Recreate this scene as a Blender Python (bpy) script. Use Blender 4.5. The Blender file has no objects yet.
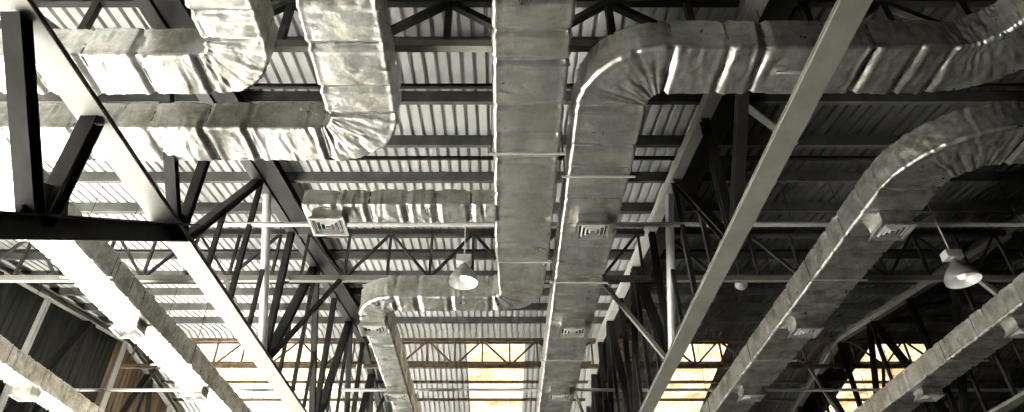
import bpy, bmesh, math, random
from mathutils import Vector, noise
random.seed(7)
CZ = 1.6                      # camera height; H below is height above the camera
SL = 0.157                    # roof slope
RY = 20.46                    # ridge distance
C = bpy.context.scene.collection

# ------------------------------------------------------------------ materials
def new_mat(name):
    m = bpy.data.materials.new(name); m.use_nodes = True
    nt = m.node_tree; b = nt.nodes['Principled BSDF']
    return m, nt, b
def N(nt, kind, **kw):
    n = nt.nodes.new(kind)
    for k, v in kw.items(): n.inputs[k].default_value = v
    return n
def mottled(name, c0, c1, scale=3.0, rough=0.6, metal=0.0, bump=0.0, bscale=20.0, stretch=(1,1,1), detail=6.0, lo=.35, hi=.7, spec=.5):
    m, nt, b = new_mat(name)
    tc = nt.nodes.new('ShaderNodeTexCoord')
    mp = nt.nodes.new('ShaderNodeMapping'); mp.inputs['Scale'].default_value = stretch
    nt.links.new(tc.outputs['Object'], mp.inputs['Vector'])
    nz = N(nt, 'ShaderNodeTexNoise', Scale=scale, Detail=detail, Roughness=.65)
    nt.links.new(mp.outputs[0], nz.inputs['Vector'])
    r = nt.nodes.new('ShaderNodeValToRGB')
    r.color_ramp.elements[0].position = lo; r.color_ramp.elements[1].position = hi
    r.color_ramp.elements[0].color = (*c0, 1); r.color_ramp.elements[1].color = (*c1, 1)
    nt.links.new(nz.outputs['Fac'], r.inputs[0]); nt.links.new(r.outputs[0], b.inputs['Base Color'])
    b.inputs['Roughness'].default_value = rough; b.inputs['Metallic'].default_value = metal
    b.inputs['Specular IOR Level'].default_value = spec
    if bump:
        n2 = N(nt, 'ShaderNodeTexNoise', Scale=bscale, Detail=5.0, Roughness=.6)
        nt.links.new(mp.outputs[0], n2.inputs['Vector'])
        bp = N(nt, 'ShaderNodeBump', Strength=bump, Distance=.02)
        nt.links.new(n2.outputs['Fac'], bp.inputs['Height']); nt.links.new(bp.outputs[0], b.inputs['Normal'])
    return m
M = {}
M['foil'] = mottled('insulation_foil', (.38,.37,.335), (.66,.655,.625), 3.0, .36, .84, .32, 22, lo=.3, hi=.62)
def _dirty(m):
    nt = m.node_tree; b = nt.nodes['Principled BSDF']
    ramp = [n for n in nt.nodes if n.type == 'VALTORGB'][0]; mp = [n for n in nt.nodes if n.type == 'MAPPING'][0]
    big = N(nt, 'ShaderNodeTexNoise', Scale=2.1, Detail=9.0, Roughness=.72)
    nt.links.new(mp.outputs[0], big.inputs['Vector'])
    cr = nt.nodes.new('ShaderNodeValToRGB'); cr.color_ramp.elements[0].position = .40; cr.color_ramp.elements[1].position = .56
    cr.color_ramp.elements[0].color = (.47,.455,.385,1); cr.color_ramp.elements[1].color = (1,1,1,1)
    nt.links.new(big.outputs['Fac'], cr.inputs[0])
    mx = nt.nodes.new('ShaderNodeMix'); mx.data_type = 'RGBA'; mx.blend_type = 'MULTIPLY'; mx.inputs[0].default_value = .9
    nt.links.new(ramp.outputs[0], mx.inputs[6]); nt.links.new(cr.outputs[0], mx.inputs[7]); nt.links.new(mx.outputs[2], b.inputs['Base Color'])
    rr = nt.nodes.new('ShaderNodeMapRange'); rr.inputs[1].default_value = .35; rr.inputs[2].default_value = .65
    rr.inputs[3].default_value = .48; rr.inputs[4].default_value = .27
    nt.links.new(big.outputs['Fac'], rr.inputs[0]); nt.links.new(rr.outputs[0], b.inputs['Roughness'])
_dirty(M['foil'])
M['strap'] = mottled('strap_tape', (.05,.05,.045), (.16,.155,.14), 8, .6, .2)
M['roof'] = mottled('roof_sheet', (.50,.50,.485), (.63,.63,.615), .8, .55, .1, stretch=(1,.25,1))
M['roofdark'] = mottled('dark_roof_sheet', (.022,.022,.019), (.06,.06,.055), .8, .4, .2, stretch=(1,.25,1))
M['purlin'] = mottled('purlin_paint', (.035,.035,.031), (.08,.08,.072), 2, .6, spec=.15)
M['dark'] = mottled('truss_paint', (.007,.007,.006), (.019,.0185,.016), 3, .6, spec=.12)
M['chord'] = mottled('chord_paint', (.10,.097,.081), (.145,.142,.122), 2.2, .6, spec=.3)
M['palechord'] = mottled('pale_top_chord_paint', (.42,.41,.38), (.55,.54,.51), 2, .5)
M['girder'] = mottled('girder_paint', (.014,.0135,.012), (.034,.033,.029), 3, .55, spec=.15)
M['rust'] = mottled('rusty_girder', (.04,.03,.02), (.12,.085,.05), 5, .75, spec=.2)
M['pipe'] = mottled('pipe_metal', (.45,.45,.42), (.62,.62,.6), 4, .4, .3)
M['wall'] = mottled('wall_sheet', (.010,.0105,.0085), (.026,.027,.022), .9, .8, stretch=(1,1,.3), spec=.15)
M['wallbrown'] = mottled('brown_wall_boards', (.05,.03,.016), (.17,.11,.06), 1.6, .7, stretch=(1,3,.15))
M['floor'] = mottled('concrete_floor', (.06,.06,.055), (.10,.098,.09), .6, .85)
M['bounce_strip'] = mottled('pale_bounce_floor', (.55,.545,.52), (.66,.65,.63), .6, .85)  # unseen pale floor strip, added to bounce sunlight up onto the left side
M['grille'] = mottled('grille_paint', (.55,.55,.52), (.7,.7,.67), 5, .45)
M['void'] = mottled('grille_throat', (.02,.02,.02), (.035,.035,.035), 5, .8)
M['shade'] = mottled('lamp_metal', (.16,.155,.14), (.26,.255,.24), 6, .4, .5)
M['reflector'] = mottled('lamp_reflector', (.75,.75,.73), (.9,.9,.88), 6, .3, .3)
M['concrete'] = mottled('concrete', (.3,.3,.28), (.4,.4,.37), 1, .9)
def emis(name, col, s):
    m, nt, b = new_mat(name)
    b.inputs['Base Color'].default_value = (*col, 1); b.inputs['Emission Color'].default_value = (*col, 1)
    b.inputs['Emission Strength'].default_value = s; return m
M['bulb'] = emis('lamp_bulb', (1,.98,.92), .8)
def sky_mat():
    m, nt, b = new_mat('translucent_panel')
    tc = nt.nodes.new('ShaderNodeTexCoord'); mp = nt.nodes.new('ShaderNodeMapping')
    mp.inputs['Scale'].default_value = (.7, 1.6, 1); nt.links.new(tc.outputs['Object'], mp.inputs[0])
    nz = N(nt, 'ShaderNodeTexNoise', Scale=1.6, Detail=8.0, Roughness=.7); nt.links.new(mp.outputs[0], nz.inputs['Vector'])
    r = nt.nodes.new('ShaderNodeValToRGB'); e = r.color_ramp.elements
    e[0].position = .36; e[0].color = (.42,.20,.06,1); e[1].position = .56; e[1].color = (1,.93,.74,1)
    k = e.new(.46); k.color = (.95,.68,.34,1)
    nt.links.new(nz.outputs['Fac'], r.inputs[0]); nt.links.new(r.outputs[0], b.inputs['Emission Color'])
    b.inputs['Base Color'].default_value = (.5,.42,.28,1); b.inputs['Emission Strength'].default_value = SKYL
    b.inputs['Roughness'].default_value = .5
    return m
SKYL = 1.35
M['skylight'] = sky_mat()

# ------------------------------------------------------------------ helpers
class MB:
    def __init__(s): s.v = []; s.f = []
    def add(s, vs, fs):
        o = len(s.v); s.v += [tuple(p) for p in vs]; s.f += [tuple(i+o for i in f) for f in fs]
    def box(s, x0,x1,y0,y1,z0,z1):
        s.add([(x0,y0,z0),(x1,y0,z0),(x1,y1,z0),(x0,y1,z0),(x0,y0,z1),(x1,y0,z1),(x1,y1,z1),(x0,y1,z1)],
              [(3,2,1,0),(4,5,6,7),(0,1,5,4),(1,2,6,5),(2,3,7,6),(3,0,4,7)])
    def frame(s, p, q, side):
        p = Vector(p); q = Vector(q); d = (q-p).normalized(); a = Vector(side)
        a = (a - d*a.dot(d)).normalized(); return p, q, d, a, d.cross(a)
    def prism(s, p, q, side, prof):
        """extrude a closed profile [(a,b)...] from p to q; a runs along 'side'"""
        p, q, d, a, b = s.frame(p, q, side); n = len(prof)
        vs = [p + a*u + b*w for u, w in prof] + [q + a*u + b*w for u, w in prof]
        s.add(vs, [tuple(range(n))[::-1], tuple(range(n, 2*n))] + [(i, (i+1)%n, (i+1)%n+n, i+n) for i in range(n)])
    def bar(s, p, q, side, w, h):
        s.prism(p, q, side, [(-w/2,-h/2),(w/2,-h/2),(w/2,h/2),(-w/2,h/2)])
    def ibeam(s, p, q, side, w, h, t):
        # flanges perpendicular to b, width w along 'side'
        g = t/2
        s.prism(p, q, side, [(-w/2,-h/2),(w/2,-h/2),(w/2,-h/2+t),(g,-h/2+t),(g,h/2-t),(w/2,h/2-t),(w/2,h/2),(-w/2,h/2),(-w/2,h/2-t),(-g,h/2-t),(-g,-h/2+t),(-w/2,-h/2+t)])
    def channel(s, p, q, side, w, h, t):
        s.prism(p, q, side, [(-w/2,-h/2),(w/2,-h/2),(w/2,-h/2+t),(-w/2+t,-h/2+t),(-w/2+t,h/2-t),(w/2,h/2-t),(w/2,h/2),(-w/2,h/2)])
    def tube(s, p, q, r, n=10):
        d = (Vector(q)-Vector(p)).normalized(); side = (1,0,0) if abs(d.x) < .8 else (0,1,0)
        s.prism(p, q, side, [(r*math.cos(2*math.pi*i/n), r*math.sin(2*math.pi*i/n)) for i in range(n)])
    def lathe(s, c, prof, n=32):
        c = Vector(c); k = len(prof)
        vs = [c + Vector((r*math.cos(2*math.pi*i/n), r*math.sin(2*math.pi*i/n), z)) for i in range(n) for r, z in prof]
        s.add(vs, [(i*k+j, ((i+1)%n)*k+j, ((i+1)%n)*k+j+1, i*k+j+1) for i in range(n) for j in range(k-1)])
    def build(s, name, mat, parent=None, smooth=False, bevel=0, origin=None):
        me = bpy.data.meshes.new(name)
        vs = s.v if origin is None else [tuple(Vector(v)-Vector(origin)) for v in s.v]
        me.from_pydata(vs, [], s.f); me.update()
        bm = bmesh.new(); bm.from_mesh(me); bmesh.ops.recalc_face_normals(bm, faces=bm.faces); bm.to_mesh(me); bm.free()
        me.materials.append(mat); o = bpy.data.objects.new(name, me); C.objects.link(o)
        if origin is not None: o.location = origin
        if parent: o.parent = parent; 
        if parent and parent.type == 'EMPTY': o.location = Vector(o.location) - parent.location
        elif parent: 
            pl = parent.location + (parent.parent.location if parent.parent else Vector()); o.location = Vector(o.location) - pl
        if smooth:
            for p in me.polygons: p.use_smooth = True
        if bevel:
            b = o.modifiers.new('bevel', 'BEVEL'); b.width = bevel; b.segments = 2; b.limit_method = 'ANGLE'
        return o
def thing(name, label, cat, loc=(0,0,0), group=None):
    o = bpy.data.objects.new(name, None); C.objects.link(o); o.location = loc; o.empty_display_size = .1
    o['label'] = label; o['category'] = cat
    if group: o['group'] = group
    return o
def tag(o, label, cat, group=None):
    o['label'] = label; o['category'] = cat
    if group: o['group'] = group
    return o
def struct(o): o['kind'] = 'structure'; return o
def Z(H): return H + CZ
def roofH(y): return 6.68 + SL*y if y <= RY else 6.68 + SL*RY - SL*(y-RY)      # underside of sheets
def chordH(y): return roofH(y) - .30

# ------------------------------------------------------------------ shell
XL, XR, YN, YF = -12.62, 27.0, -1.6, 34.0
m = MB(); m.box(-7.2, 32, -12, 40, -.2, 0); m.box(-45, -15.5, -12, 40, -.2, 0); struct(m.build('floor', M['floor']))
m = MB(); m.box(-15.5, -7.2, -12, 40, -.2, 0); struct(m.build('floor', M['bounce_strip']))  # added bounce strip, pale only where the sun lands
SKY = [(-10.35,-8.35), (-8.1,-6.1), (-1.15,.85), (5.77,7.77), (12.7,14.7)]
def sheet(name, x0, x1, y0, y1, mat, pitch=.192, rw=.040, rd=.085):
    """ribbed steel sheet, ribs run up the slope"""
    m = MB(); prof = []; x = x0
    n = max(1, round((x1-x0)/pitch)); p = (x1-x0)/n
    for i in range(n):
        a = x0 + i*p
        prof += [(a, 0), (a+p-rw-.024, 0), (a+p-rw-.012, rd), (a+p-.012, rd)]
    prof.append((x1, 0))
    k = len(prof); vs = []
    for y in (y0, y1): vs += [(u, y, Z(roofH(y)) + w) for u, w in prof]
    for y in (y0, y1): vs += [(u, y, Z(roofH(y)) + w + .004) for u, w in prof]
    fs = [(i, i+1, k+i+1, k+i) for i in range(k-1)] + [(2*k+i, 3*k+i, 3*k+i+1, 2*k+i+1) for i in range(k-1)]
    m.add(vs, fs); return m
struct(sheet('ceiling', XL, 3.29, YN, RY, M['roof']).build('ceiling', M['roof']))
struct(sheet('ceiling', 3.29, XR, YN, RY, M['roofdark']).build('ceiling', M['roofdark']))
edges = [XL] + [e for s in SKY for e in s] + [XR]
far = MB(); farr = MB()
for a, b in zip(edges[0::2], edges[1::2]):
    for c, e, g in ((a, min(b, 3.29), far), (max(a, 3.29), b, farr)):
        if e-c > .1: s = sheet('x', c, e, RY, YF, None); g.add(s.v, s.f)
for a, b in SKY:
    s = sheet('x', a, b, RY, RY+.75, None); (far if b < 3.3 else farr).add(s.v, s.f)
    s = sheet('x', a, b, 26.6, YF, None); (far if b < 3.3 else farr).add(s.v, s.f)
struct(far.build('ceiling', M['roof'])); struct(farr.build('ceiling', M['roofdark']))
for i, (a, b) in enumerate(SKY):
    o = sheet('x', a+.001, b-.001, RY+.75, 26.6, None, pitch=.25, rw=.06, rd=.04).build('window_%d' % (i+1), M['skylight']); struct(o)
m = MB(); m.add([(XL,RY-.3,Z(roofH(RY-.3))+.075),(XR,RY-.3,Z(roofH(RY-.3))+.075),(XR,RY,Z(roofH(RY))+.075),(XL,RY,Z(roofH(RY))+.075),(XR,RY+.3,Z(roofH(RY+.3))+.075),(XL,RY+.3,Z(roofH(RY+.3))+.075)], [(0,1,2,3),(3,2,4,5)])
struct(m.build('trim_1', M['roof']))
# left gable wall: ribbed sheets above, unseen openings added below and near for daylight
def ribwall(x, y0, y1, zlow, pitch=.26, rd=.04):
    m = MB(); pr = []; n = round((y1-y0)/pitch); p = (y1-y0)/n
    for i in range(n):
        a = y0+i*p; pr += [(a,0),(a+p*.55,0),(a+p*.65,rd),(a+p*.9,rd)]
    pr.append((y1,0)); k = len(pr)
    for q in (0, -.03):
        vs = [(x-w+q, u, zlow) for u, w in pr] + [(x-w+q, u, Z(roofH(u))) for u, w in pr]
        m.add(vs, [(i, i+1, k+i+1, k+i) for i in range(k-1)])
    return m
WLOW = 5.9
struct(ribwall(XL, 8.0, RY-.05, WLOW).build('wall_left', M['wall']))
struct(ribwall(XL, RY-.05, YF, WLOW).build('wall_left', M['wallbrown']))
m = MB(); m.box(XL-.3, XL-.04, 8.0, YF, WLOW-.35, WLOW); struct(m.build('trim_2', M['concrete']))
for k, y in enumerate((-1.4, 7.86, 16.27, 24.7, 33.6)):
    m = MB(); m.box(XL-.4, XL-.02, y-.2, y+.2, 0, WLOW-.35 if y > 8 else Z(roofH(y))); struct(m.build('trim_%d' % (k+3), M['concrete'], origin=(XL-.2,y,0)))
m = MB(); m.box(XR, XR+.2, YN, YF, 0, Z(roofH(YF)))
m.add([(XR,YN,Z(roofH(YN))-.3),(XR,RY,Z(roofH(RY))),(XR,YF,Z(roofH(YF))),(XR,YF,0),(XR,YN,0)], [(0,1,2,3,4)]); struct(m.build('wall_right', M['wall']))
m = MB(); m.box(XL, XR, YF, YF+.2, 0, Z(roofH(YF))); struct(m.build('wall_far', M['wall']))
m = MB(); m.box(XL, XR, YN-.2, YN, 0, Z(roofH(YN))); struct(m.build('wall_near', M['wall']))  # unseen wall, added to keep daylight out from behind the camera

# ------------------------------------------------------------------ purlins
ordn = ['first','second','third','fourth','fifth','sixth','seventh','eighth','ninth','tenth','eleventh','twelfth','thirteenth','fourteenth','fifteenth','sixteenth','seventeenth','eighteenth']
py = [6.36 + 1.262*i for i in range(11)]
for i, y in enumerate(py):
    H = roofH(y) - .10
    m = MB(); m.channel((XL+.05, y, Z(H)), (XR-.05, y, Z(H)), (0,1,SL), .09, .21, .012)
    o = m.build('roof_purlin', M['purlin'], origin=(0,y,Z(H)))
    tag(o, 'grey steel purlin under the near slope, %s from the top of the photo' % ordn[i], 'roof beam', 'purlins under the near roof slope')
fy = [RY + .55 + 1.262*i for i in range(5)]
for i, y in enumerate(fy):
    H = roofH(y) - .055
    m = MB(); m.channel((XL+.05, y, Z(H)), (XR-.05, y, Z(H)), (0,1,-SL), .05, .10, .012)
    o = m.build('roof_purlin', M['rust'], origin=(0,y,Z(H)))
    tag(o, 'thin rusty purlin across the bright roof panels, %s beyond the ridge' % ordn[i], 'roof beam', 'rusty purlins across the bright roof panels')
sy = [7.29, 9.4, 11.55, 13.6, 15.7, 17.8]
for i, y in enumerate(sy):
    H = roofH(y) - .13
    m = MB(); m.bar((XL+.05, y, Z(H)), (XR-.05, y, Z(H)), (0,1,0), .05, .07)
    o = m.build('bridging_bar', M['dark'], origin=(0,y,Z(H)))
    tag(o, 'thin dark bar between the thicker roof purlins, %s from the top of the photo' % ordn[i], 'bar', 'thin bars between the purlins')

# ------------------------------------------------------------------ main trusses (one per frame line, in the YZ plane)
def I(m, p, q, w, h, t): m.ibeam(p, q, (1,0,0), w, h, t)
BH = 5.2
def truss(X, cw, label, haunch=False, mat='chord', tmat='chord'):
    t = thing('roof_truss', label, 'roof truss', (X, 1.55, 0), 'deep steel trusses carrying the roof')
    Pt = lambda y, H: (X, y, Z(H))
    m = MB(); m.box(X-cw/2, X+cw/2, 1.5, YF-.1, Z(BH)-.012, Z(BH)+.012)
    m.box(X-cw/2, X+cw/2, 1.5, YF-.1, Z(BH)+.05, Z(BH)+.062); m.box(X-cw/2+.015, X+cw/2-.015, 1.5, YF-.1, Z(BH)+.012, Z(BH)+.05)
    m.build('bottom_chord', M[mat], t)
    m = MB(); m.ibeam(Pt(1.5, chordH(1.5)), Pt(RY, chordH(RY)), (1,0,0), .2, .2, .02); m.build('top_chord', M[tmat], t)
    m = MB(); m.ibeam(Pt(RY, chordH(RY)), Pt(YF-.1, chordH(YF-.1)), (1,0,0), .2, .2, .02); m.build('top_chord', M[tmat], t)
    if X > -5:
        m = MB(); m.ibeam((X+.31, 1.5, Z(chordH(1.5))), (X+.31, RY, Z(chordH(RY))), (1,0,0), .34, .16, .02); m.build('top_chord', M['dark'], t)
    bn = [3.66 + 4.2*k for k in range(8)]
    b0 = BH + .06
    for k, y in enumerate(bn):
        y = min(y, YF-.3)
        if y > 32: continue
        m = MB(); I(m, Pt(y, b0), Pt(y, chordH(y)-.08), .13, .12, .014); m.build('web', M['palechord' if X < -12 and k > 2 else 'dark'], t)
        for s in (-1, 1):
            yt = y + s*2.1
            if yt < 2.4 or yt > 33 or (k == 0 and s == 1): continue
            m = MB()
            if k == 2 and s == -1:
                m.tube(Pt(y-.08, b0), Pt(10.36, chordH(10.36)-.08), .082, 18); m.build('pipe_web', M['pipe'], t, smooth=False); continue
            ww = .15 if k < 2 else (.19 if s == 1 else .14)
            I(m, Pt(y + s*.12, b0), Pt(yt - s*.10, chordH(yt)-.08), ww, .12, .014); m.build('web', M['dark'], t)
        # gusset plate
        m = MB(); m.prism((X-.012,y,0), (X+.012,y,0), (0,1,0), [(-.26, Z(BH)+.05),(.26,Z(BH)+.05),(.14,Z(BH)+.38),(-.14,Z(BH)+.38)])
        m.build('gusset_plate', M['dark'], t)
    # slender secondary webs that make the bundle dense
    for k, y in enumerate(bn[:-2]):
        if y < 7: continue
        for s in (-1, 1):
            if k == 1 and s == -1: continue
            m = MB(); m.bar(Pt(y + s*1.05, b0), Pt(y + s*1.05, (b0+chordH(y+s*2.1))/2), (1,0,0), .07, .07)
            m.build('strut', M['dark'], t)
            m = MB(); m.bar(Pt(y + s*2.1, b0), Pt(y + s*2.1, chordH(y+s*2.1)-.1), (1,0,0), .08, .08)
            if s == 1: m.build('strut', M['dark'], t)
    if haunch:
        A, B, Dd = Pt(3.98,BH-.02), Pt(5.43,BH-.02), Pt(5.43,3.80)
        hl = lambda y: 3.457 + .65*(y-4.99)
        m = MB(); m.ibeam(Pt(1.7, hl(1.7)), Pt(8.05, hl(8.05)), (1,0,0), cw+.02, .25, .02); m.build('haunch_chord', M['dark'], t)
        m = MB(); m.ibeam(A, Pt(5.28,3.75), (1,0,0), .18, .17, .016); m.build('haunch_web', M['dark'], t)
        m = MB(); m.ibeam(B, Dd, (1,0,0), .18, .17, .016); m.build('haunch_web', M['dark'], t)
        m = MB(); m.prism((X-.012,0,0), (X+.012,0,0), (0,1,0), [(5.1, Z(3.6)),(5.75,Z(4.0)),(5.55,Z(4.3)),(5.15,Z(4.1))]); m.build('gusset_plate', M['dark'], t)
    m = MB(); m.ibeam((X,1.55,0), (X,1.55,Z(chordH(1.55))-.1), (1,0,0), .3, .3, .02); m.build('column', M['dark'], t)
    m = MB(); m.ibeam((X,YF-.4,0), (X,YF-.4,Z(chordH(YF-.4))), (1,0,0), .3, .3, .02); m.build('column', M['dark'], t)
    # knee braces up to the lattice girders
    for y, gh in ((12.07, 7.1), (RY, 8.68)):
        for s in (-1, 1):
            if X < -12 and s < 0: continue
            m = MB(); m.bar((X+s*.1, y, Z(b0)), (X+s*1.2, y+.1, Z(gh)-.04), (0,1,0), .08, .08)
            m.build('knee_brace', M['chord'] if s < 0 else M['dark'], t)
    return t
FX = [-12.35, -4.53, 3.29, 11.2, 19.0]
truss(FX[0], .3, 'steel truss standing against the dark ribbed wall at far left')
truss(FX[1], .34, 'steel truss with a brilliantly lit bottom chord crossing the left of the photo', True, tmat='girder')
truss(FX[2], .29, 'dark truss with a broad grey-green bottom chord crossing right of the centre duct pair', tmat='palechord')
t3 = [o for o in C.objects if o.type == 'EMPTY' and abs(o.location.x-3.29) < .01][0]
m = MB(); m.bar((3.36, 7.16, Z(7.56)), (4.95, 8.42, Z(7.50)), (0,0,1), .05, .11); m.build('roof_brace', M['pipe'], t3)
truss(FX[3], .29, 'shadowed truss whose pale bottom chord just enters the lower right corner')

# ------------------------------------------------------------------ lattice girders between the trusses
bays = ['bay by the dark left wall', 'bay between the two large trusses', 'bay right of the grey-green chord', 'bay at the right edge']
def girder(x0, x1, y, hb, ht, label, mat, xn0, sp=.9, wt=.055, par=0):
    t = thing('lattice_girder', label, 'girder', ((x0+x1)/2, y, Z(hb)), 'lattice girders spanning between the trusses')
    m = MB(); m.bar((x0+.12,y,Z(ht)), (x1-.12,y,Z(ht)), (0,1,0), .10, .10); m.build('top_chord', M[mat], t)
    m = MB(); m.channel((x0+.12,y,Z(hb)), (x1-.12,y,Z(hb)), (0,1,0), .10, .12, .012); m.build('bottom_chord', M['chord' if mat != 'rust' else 'rust'], t)
    xs = [x0+xn0+sp*k for k in range(20) if x0+xn0+sp*k < x1-.1]
    for k, x in enumerate(xs):
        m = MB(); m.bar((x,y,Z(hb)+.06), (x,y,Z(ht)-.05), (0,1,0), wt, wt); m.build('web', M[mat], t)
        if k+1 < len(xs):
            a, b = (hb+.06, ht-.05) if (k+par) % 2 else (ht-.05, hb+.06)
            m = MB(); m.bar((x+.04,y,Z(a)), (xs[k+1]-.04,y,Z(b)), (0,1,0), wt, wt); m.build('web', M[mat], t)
    return t
for b in range(4):
    x0, x1 = FX[b], FX[b+1]
    girder(x0, x1, 5.57, 6.60, 7.48, 'nearest lattice girder along the top edge, ' + bays[b], 'girder', .71, 1.05, .09, 1)
    girder(x0, x1, 12.2, 7.1, 8.25, 'lattice girder halfway down the photo, ' + bays[b], 'girder', .35)
    girder(x0, x1, RY+.05, 8.68, 9.6, 'rusty farthest lattice girder at the bright panels, ' + bays[b], 'rust', .35)
# tie pipes
for y, H, w, lab in ((9.96, 6.93, .09, 'pale tie pipe spanning the hall just below the grille branch duct'), (18.37, 7.07, .09, 'pale tie pipe spanning the hall below the ridge girder')):
    m = MB(); m.tube((XL+.05,y,Z(H)), (XR-.05,y,Z(H)), .045, 12)
    tag(m.build('tie_pipe', M['pipe'], origin=(0,y,Z(H)), smooth=False), lab, 'pipe', 'pale tie pipes across the hall')
# wall struts seen on the left wall are the webs of the first truss

# ------------------------------------------------------------------ ducts
def path_points(segs, ds=.026):
    """segs: ('L', (x,y)) straight to point, ('A', centre, a0, a1, R) arc.  widths interpolated per seg"""
    out = []   # x, y, dx, dy, w, elbowness
    cur = segs[0][1]; w = segs[0][2]
    for s in segs[1:]:
        if s[0] == 'L':
            p = Vector(cur); q = Vector(s[1]); L = (q-p).length; n = max(1, int(L/ds)); d = (q-p)/L
            for i in range(n):
                u = i/n; e = min(u*L, L-u*L)
                out.append((p.x+(q.x-p.x)*u, p.y+(q.y-p.y)*u, d.x, d.y, w+(s[2]-w)*u, max(0, 1-e/.25)*.6 if L > .5 else .5))
            cur = s[1]; w = s[2]
        else:
            _, c, a0, a1, R, w1 = s; L = abs(a1-a0)*R; n = max(4, int(L/(ds*.7))); sg = 1 if a1 > a0 else -1
            for i in range(n):
                u = i/n; a = a0+(a1-a0)*u
                out.append((c[0]+R*math.cos(a), c[1]+R*math.sin(a), -math.sin(a)*sg, math.cos(a)*sg, w+(w1-w)*u, 1.0))
            a = a1; cur = (c[0]+R*math.cos(a), c[1]+R*math.sin(a)); w = w1; d = Vector((-math.sin(a)*sg, math.cos(a)*sg))
    out.append((cur[0], cur[1], d.x, d.y, w, 0))
    return out
def rrect(w, h, r=.038):
    pts = []
    k = 5
    def side(p, q, n):
        for i in range(n): pts.append(((p[0]+(q[0]-p[0])*i/n, p[1]+(q[1]-p[1])*i/n), ((q[1]-p[1]), -(q[0]-p[0]))))
    def corner(cx, cy, a0):
        for i in range(k): 
            a = a0 + math.pi/2*i/k; pts.append(((cx+r*math.cos(a), cy+r*math.sin(a)), (math.cos(a), math.sin(a))))
    W, Hh = w/2, h/2
    side((-W+r,-Hh), (W-r,-Hh), 14); corner(W-r, -Hh+r, -math.pi/2)
    side((W,-Hh+r), (W,Hh-r), 9); corner(W-r, Hh-r, 0)
    side((W-r,Hh), (-W+r,Hh), 6); corner(-W+r, Hh-r, math.pi/2)
    side((-W,Hh-r), (-W,-Hh+r), 9); corner(-W+r, -Hh+r, math.pi)
    res = []
    for p, n in pts:
        l = math.hypot(*n) or 1; res.append((p, (n[0]/l, n[1]/l)))
    return res
def duct(label, segs, seed, HB=6.0, h=.46, straps=True, grilles=(), parent=None, name='air_duct', amp=1.0, rods=()):
    pts = path_points(segs); rnd = random.Random(seed)
    S = [0]
    for a, b in zip(pts, pts[1:]): S.append(S[-1] + math.hypot(b[0]-a[0], b[1]-a[1]))
    bands = []; s = .4
    while s < S[-1]-.2: bands.append(s); s += rnd.uniform(.42, .80)
    inside = lambda b: pts[min(range(len(pts)), key=lambda q: abs(S[q]-b))][5] > .99
    ends = [S[i] for i in range(1, len(pts)) if (pts[i][5] == 1.0) != (pts[i-1][5] == 1.0)]
    bands = sorted([b for b in bands if not inside(b) and all(abs(b-e) > .3 for e in ends)] + ends)
    folds = []; q = .2
    while q < S[-1]: folds.append((q, rnd.uniform(-.5,.5), rnd.uniform(.5,1.2))); q += rnd.uniform(.16, .46)
    base = parent or thing(name, label, 'air duct', (pts[0][0], pts[0][1], Z(HB)), 'foil-wrapped air ducts')
    m = MB(); vs = []; n = 0; zc = Z(HB) + h/2
    for (x, y, dx, dy, w, el), s in zip(pts, S):
        db = min(abs(s-b) for b in bands) if bands else 1
        nb = min((b for b in bands if b >= s), default=s+1) ; pb = max((b for b in bands if b < s), default=s-1)
        t = (s-pb)/max(nb-pb, .01)
        rx, ry = dy, -dx                         # right of travel
        sec = rrect(w, h); n = len(sec)
        belly = .015*math.sin(math.pi*min(max(t,0),1)) + 0
        for (a, b), (na, nb2) in sec:
            pin = 1.3 if nb2 < -.5 else .55
            P = Vector((s*1.0 + seed*7.3, a*1.6, b*1.6))
            d = belly + pin*(.012*math.exp(-((db-.085)/.035)**2) - .026*math.exp(-(db/.034)**2))
            d += .014*noise.noise(Vector((P.x*2.2, P.y*1.3, P.z*1.3)))
            wv = Vector((P.x*6.5 + 1.6*noise.noise(P*2.0), P.y*1.5, P.z*1.5))
            ridge = abs(noise.noise(wv)) ; ridge2 = abs(noise.noise(wv*2.3+Vector((7,3,1))))
            msk = .45 + .9*max(0, noise.noise(Vector((P.x*1.1+40, P.y*.8, P.z*.8)))+.15)
            d += (.024*msk + .014*el)*(.28 - ridge) + (.008*msk+.010*el)*(.28-ridge2)
            d += .004*noise.noise(Vector((P.x*15, P.y*10, P.z*10+5)))*(1+el)
            for fs_, ph, am in folds:
                dd = s + .05*noise.noise(Vector((a*3+ph*20, b*3, fs_))) + ph*.12*a - fs_
                if abs(dd) < .09:
                    lv = max(0, .35 + noise.noise(Vector((a*3.5, b*3.5, fs_*3+9)))*1.6)
                    d += am*lv*(.016*math.exp(-((dd-.032)/.017)**2) - .020*math.exp(-(dd/.014)**2))
            near = math.exp(-(db/.11)**2)
            d += near*.030*(.22-abs(noise.noise(Vector((P.x*15, P.y*1.3+3, P.z*1.3)))))
            d += .011*near*noise.noise(Vector((P.x*3, P.y*14+9, P.z*14)))
            if el > .3: d += .016*el*(.25-abs(noise.noise(Vector((P.x*17, P.y*1.0, P.z*1.0+seed)))))
            if .25 < abs(na) < .97: d += .009          # raised corner seam
            if nb2 < -.5: d += .012*(1-(a/(w/2))**2)*math.sin(math.pi*min(max(t,0),1))   # sag of the underside
            d *= amp
            aa = a + na*d; zz = b + nb2*d
            vs.append((x+rx*aa, y+ry*aa, zc+zz))
    K = len(pts)
    fs = [(i*n+j, i*n+(j+1)%n, (i+1)*n+(j+1)%n, (i+1)*n+j) for i in range(K-1) for j in range(n)]
    fs += [tuple(range(n)), tuple((K-1)*n+j for j in range(n))]
    m.add(vs, fs); wrap = m.build('insulation_wrap' if parent is None else 'branch_wrap', M['foil'], base, smooth=True)
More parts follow.
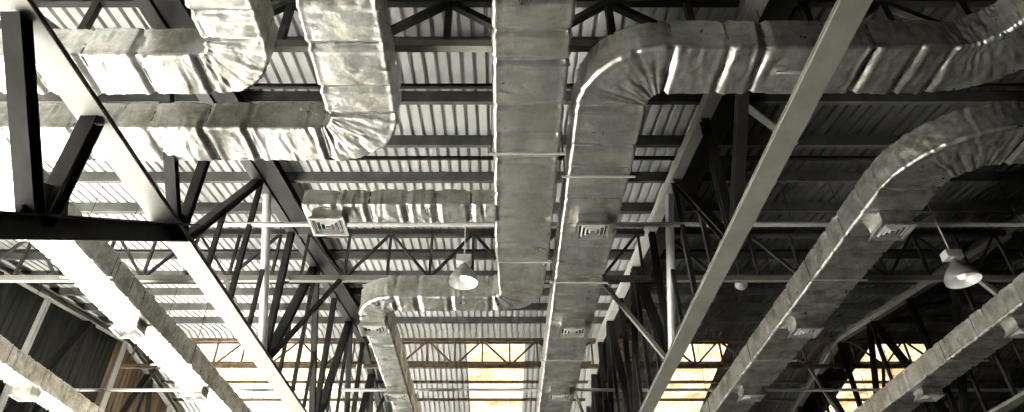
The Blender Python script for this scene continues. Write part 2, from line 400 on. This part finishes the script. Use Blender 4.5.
    if straps:
        for b in bands:
            if rnd.random() < .12: continue
            i = min(range(K), key=lambda q: abs(S[q]-b))
            x, y, dx, dy, w, el = pts[i]; rx, ry = dy, -dx; sec = rrect(w, h); vv = []
            for o in (-.017, .017):
                for (a, c), (na, nc) in sec:
                    e = -.026*(1 if nc < -.5 else .5) + .003*noise.noise(Vector((a*9+b, c*9, seed)))+.002
                    vv.append((x+dx*o+rx*(a+na*e), y+dy*o+ry*(a+na*e), zc+c+nc*e))
            for o in (-.017, .017):
                for (a, c), (na, nc) in sec:
                    e = -.03; vv.append((x+dx*o+rx*(a+na*e), y+dy*o+ry*(a+na*e), zc+c+nc*e))
            ff = []
            for j in range(n):
                k2 = (j+1)%n; ff += [(j,k2,n+k2,n+j), (j,2*n+j,2*n+k2,k2), (n+j,n+k2,3*n+k2,3*n+j), (2*n+j,3*n+j,3*n+k2,2*n+k2)]
            q = MB(); q.add(vv, ff); q.build('strap', M['strap'], base, smooth=True)
    for gx, gy in grilles: grille(base, gx, gy, Z(HB))
    for x, y, w in rods:
        for s in (-1, 1):
            q = MB(); q.tube((x+s*w, y, Z(HB)), (x+s*w, y, Z(roofH(y))-.01), .007, 6); q.build('hanger_rod', M['girder'], base)
        q = MB(); q.bar((x-w-.04, y, Z(HB)-.03), (x+w+.04, y, Z(HB)-.03), (0,1,0), .03, .02); q.build('hanger_bar', M['pipe'], base)
    return base
def grille(base, gx, gy, zt, w=.54, l=.46, h=.24):
    """ceiling diffuser: foil-wrapped neck box, flared rim and concentric louvres"""
    m = MB(); z0 = zt - h
    r = lambda sx, sy, z: [(gx-sx,gy-sy,z),(gx+sx,gy-sy,z),(gx+sx,gy+sy,z),(gx-sx,gy+sy,z)]
    W, L = w/2, l/2
    rings = [r(W*.80,L*.80,zt+.03), r(W*.84,L*.84,zt-.05), r(W*.82,L*.82,z0+.09), r(W,L,z0+.02), r(W,L,z0), r(W-.03,L-.03,z0), r(W-.04,L-.04,z0+.1)]
    vs = [v for q in rings for v in q]
    m.add(vs, [(i*4+j, i*4+(j+1)%4, i*4+4+(j+1)%4, i*4+4+j) for i in range(len(rings)-1) for j in range(4)])
    d = m.build('diffuser', M['foil'], base)
    m = MB(); m.add(r(W-.035, L-.035, z0+.095), [(0,1,2,3)]); m.build('throat', M['void'], d)
    m = MB()
    for k in range(4):
        f = 1 - .25*k; a, b = (W-.03)*f, (L-.03)*f; a2, b2 = a-.021, b-.021*L/W
        zo, zi = z0+.004, z0+.045
        vs = r(a,b,zo+.035)+r(a2+.006,b2+.006,zo)+r(a2,b2,zo)
        m.add(vs, [(i*4+j, i*4+(j+1)%4, i*4+4+(j+1)%4, i*4+4+j) for i in range(2) for j in range(4)])
    m.build('louvres', M['grille'], d)
    return d
def L(x, y, w): return ('L', (x, y), w)
PI = math.pi
duct('white foil duct left of the middle one, elbowing left into a brightly lit run',
     [('S', (-1.75, 1.0), .88), L(-1.75, 6.17, .87), ('A', (-2.33, 6.17), 0, PI/2, .58, .64), L(-6.46, 6.75, .64), ('A', (-6.46, 7.55), -PI/2, -PI, .8, .72), L(-7.26, 25, .70)], 1,
     grilles=[(-7.26,8.5),(-7.26,12.0),(-7.26,15.5)], rods=[(-1.75,4.2,.5),(-7.26,10.2,.42),(-7.26,14,.42),(-7.26,18,.42)])
duct('foil duct with its elbow nearest the top left corner, the uppermost run going left',
     [('S', (-3.0, 1.0), .70), L(-3.0, 5.0, .70), ('A', (-3.5, 5.0), 0, PI/2, .5, .60), L(-10.5, 5.5, .60), ('A', (-10.5, 6.3), -PI/2, -PI, .8, .6), L(-11.3, 25, .6)], 2,
     grilles=[(-11.3,8.5),(-11.3,12.0),(-11.3,15.5)], rods=[(-11.3,14,.36),(-11.3,18,.36)])
d1 = duct('wide foil duct straight down the middle, with a side branch and an elbow left',
     [('S', (.365, 1.0), .86), L(.365, 9.2, .86), L(.39, 10.72, .78), ('A', (-.14, 10.72), 0, PI/2, .53, .52), L(-1.96, 11.25, .52), ('A', (-1.96, 11.75), -PI/2, -PI, .5, .5), L(-2.46, 19.5, .47)], 3,
     grilles=[(-2.46,11.9),(-2.46,15.5)], rods=[(.365,6.9,.48),(.365,9.7,.46)])
duct('', [('S', (-.05, 8.33), .45), L(-2.98, 8.33, .43)], 4, h=.28, parent=d1, grilles=[(-2.6,8.36)])
duct('foil duct just right of the middle one, bending right along the top edge',
     [('S', (1.40, 21), .78), L(1.40, 6.03, .86), ('A', (1.99, 6.03), -PI, -PI/2, .59, .72), L(5.2, 5.44, .72), ('A', (5.2, 4.49), PI/2, 0, .95, .72), L(6.15, 1.0, .72)], 5,
     grilles=[(1.42,8.5),(1.42,12.0),(1.42,15.5)], rods=[(1.40,7.4,.48),(1.40,10.4,.48),(1.40,13.8,.48),(3.6,5.44,.3)])
duct('foil duct right of the grey-green chord, its broad elbow curving to the right edge',
     [('S', (5.97, 25), .82), L(5.97, 7.78, .84), ('A', (6.99, 7.78), PI, PI*1.5, 1.02, .76), L(8.2, 6.76, .76), ('A', (8.2, 5.8), PI/2, 0, .96, .76), L(9.16, 1.0, .76)], 6,
     grilles=[(6.02,8.5),(5.97,12.0),(5.97,15.5)], rods=[(5.97,10.3,.48),(5.97,13.8,.48),(5.97,17.3,.48)])
duct('straight foil duct in the lower right corner, nearest the right edge',
     [('S', (10.2, 7.5), .76), L(10.2, 25, .72)], 7,
     grilles=[(10.25,8.5),(10.25,12.0),(10.2,15.5)], rods=[(10.2,10.3,.44),(10.2,13.8,.44),(10.2,17.3,.44)])

# ------------------------------------------------------------------ lamps
def highbay(X, Y, H, top, label, r=.25, box=True):
    t = thing('high_bay_lamp', label, 'hanging lamp', (X, Y, Z(H)), 'high-bay lamps hanging from the roof')
    z = Z(H); k = r/.25
    m = MB(); m.lathe((X,Y,z), [(.25*k,0),(.255*k,.015),(.243*k,.07),(.222*k,.13),(.185*k,.19),(.135*k,.25),(.09*k,.29),(.075*k,.34),(0.001,.34)], 36); m.build('lamp_shade', M['shade'], t, smooth=True)
    m = MB(); m.lathe((X,Y,z), [(.248*k,.001),(.237*k,.07),(.215*k,.13),(.178*k,.185),(.128*k,.24),(.08*k,.28),(0.001,.285)], 36); m.build('reflector', M['reflector'], t, smooth=True)
    m = MB(); m.lathe((X,Y,z), [(.001,.03),(.05*k,.05),(.065*k,.10),(.05*k,.16),(.03*k,.2),(.03*k,.24)], 20); m.build('bulb', M['bulb'], t, smooth=True)
    m = MB(); m.tube((X,Y,z+.32), (X,Y,z+.40), .03, 14); m.build('neck', M['shade'], t)
    m = MB(); m.box(X-.13*k,X+.13*k,Y-.09*k,Y+.09*k,z+.39,z+.53); m.build('ballast_box', M['pipe'], t, bevel=.012)
    m = MB(); m.tube((X,Y,z+.52), (X,Y,top), .010, 8); m.build('hanging_rod', M['pipe'], t)
    return t
highbay(-.62, 9.90, 5.68, Z(6.86), 'grey bell-shaped high-bay lamp hanging in front of the middle duct elbow')
highbay(7.15, 9.0, 5.2, Z(roofH(9.0)-.01), 'dark high-bay lamp with a bright mouth between the two right-hand ducts')
t = thing('globe_lamp', 'small white globe lamp hanging right of the grey-green chord', 'hanging lamp', (5.72, 13.9, Z(8.0)))
m = MB(); z = Z(7.93); m.lathe((5.72,13.9,z), [(.001,-.13),(.07,-.115),(.13,-.06),(.15,0),(.13,.06),(.08,.11),(.05,.13)], 24); m.build('globe', M['reflector'], t, smooth=True)
m = MB(); m.lathe((5.72,13.9,z), [(.055,.12),(.06,.13),(.06,.19),(.02,.2),(.001,.2)], 16); m.build('cap', M['shade'], t)
m = MB(); m.tube((5.72,13.9,z+.19), (5.72,13.9,Z(roofH(13.9))-.01), .012, 8); m.build('hanging_rod', M['shade'], t)

# ------------------------------------------------------------------ light
sun = bpy.data.lights.new('sun', 'SUN'); sun.energy = 230; sun.angle = R = math.radians(.6); sun.color = (1,.98,.94)
so = bpy.data.objects.new('sun', sun); C.objects.link(so)
elev = math.radians(57); d = Vector((math.cos(elev), .12, -math.sin(elev)))
so.rotation_euler = d.to_track_quat('-Z', 'Y').to_euler(); so.location = (-30, 5, 20)
w = bpy.data.worlds.new('world'); bpy.context.scene.world = w; w.use_nodes = True
w.node_tree.nodes['Background'].inputs[0].default_value = (.92,.96,1,1); w.node_tree.nodes['Background'].inputs[1].default_value = .7

# ------------------------------------------------------------------ camera
cam = bpy.data.cameras.new('camera'); co = bpy.data.objects.new('camera', cam); C.objects.link(co)
cam.sensor_width = 36; cam.lens = 670/1024*36; cam.shift_x = 12/1024; cam.clip_start = .05
co.location = (0,0,CZ); co.rotation_euler = (math.radians(90+36.4), 0, 0)
sc = bpy.context.scene; sc.camera = co
sc.view_settings.view_transform = 'Standard'; sc.view_settings.look = 'None'; sc.view_settings.gamma = 1
sc.view_settings.use_curve_mapping = False; sc.view_settings.exposure = 0.03
sc.cycles.use_denoising = True; sc.cycles.max_bounces = 8; sc.cycles.diffuse_bounces = 5; sc.cycles.glossy_bounces = 4
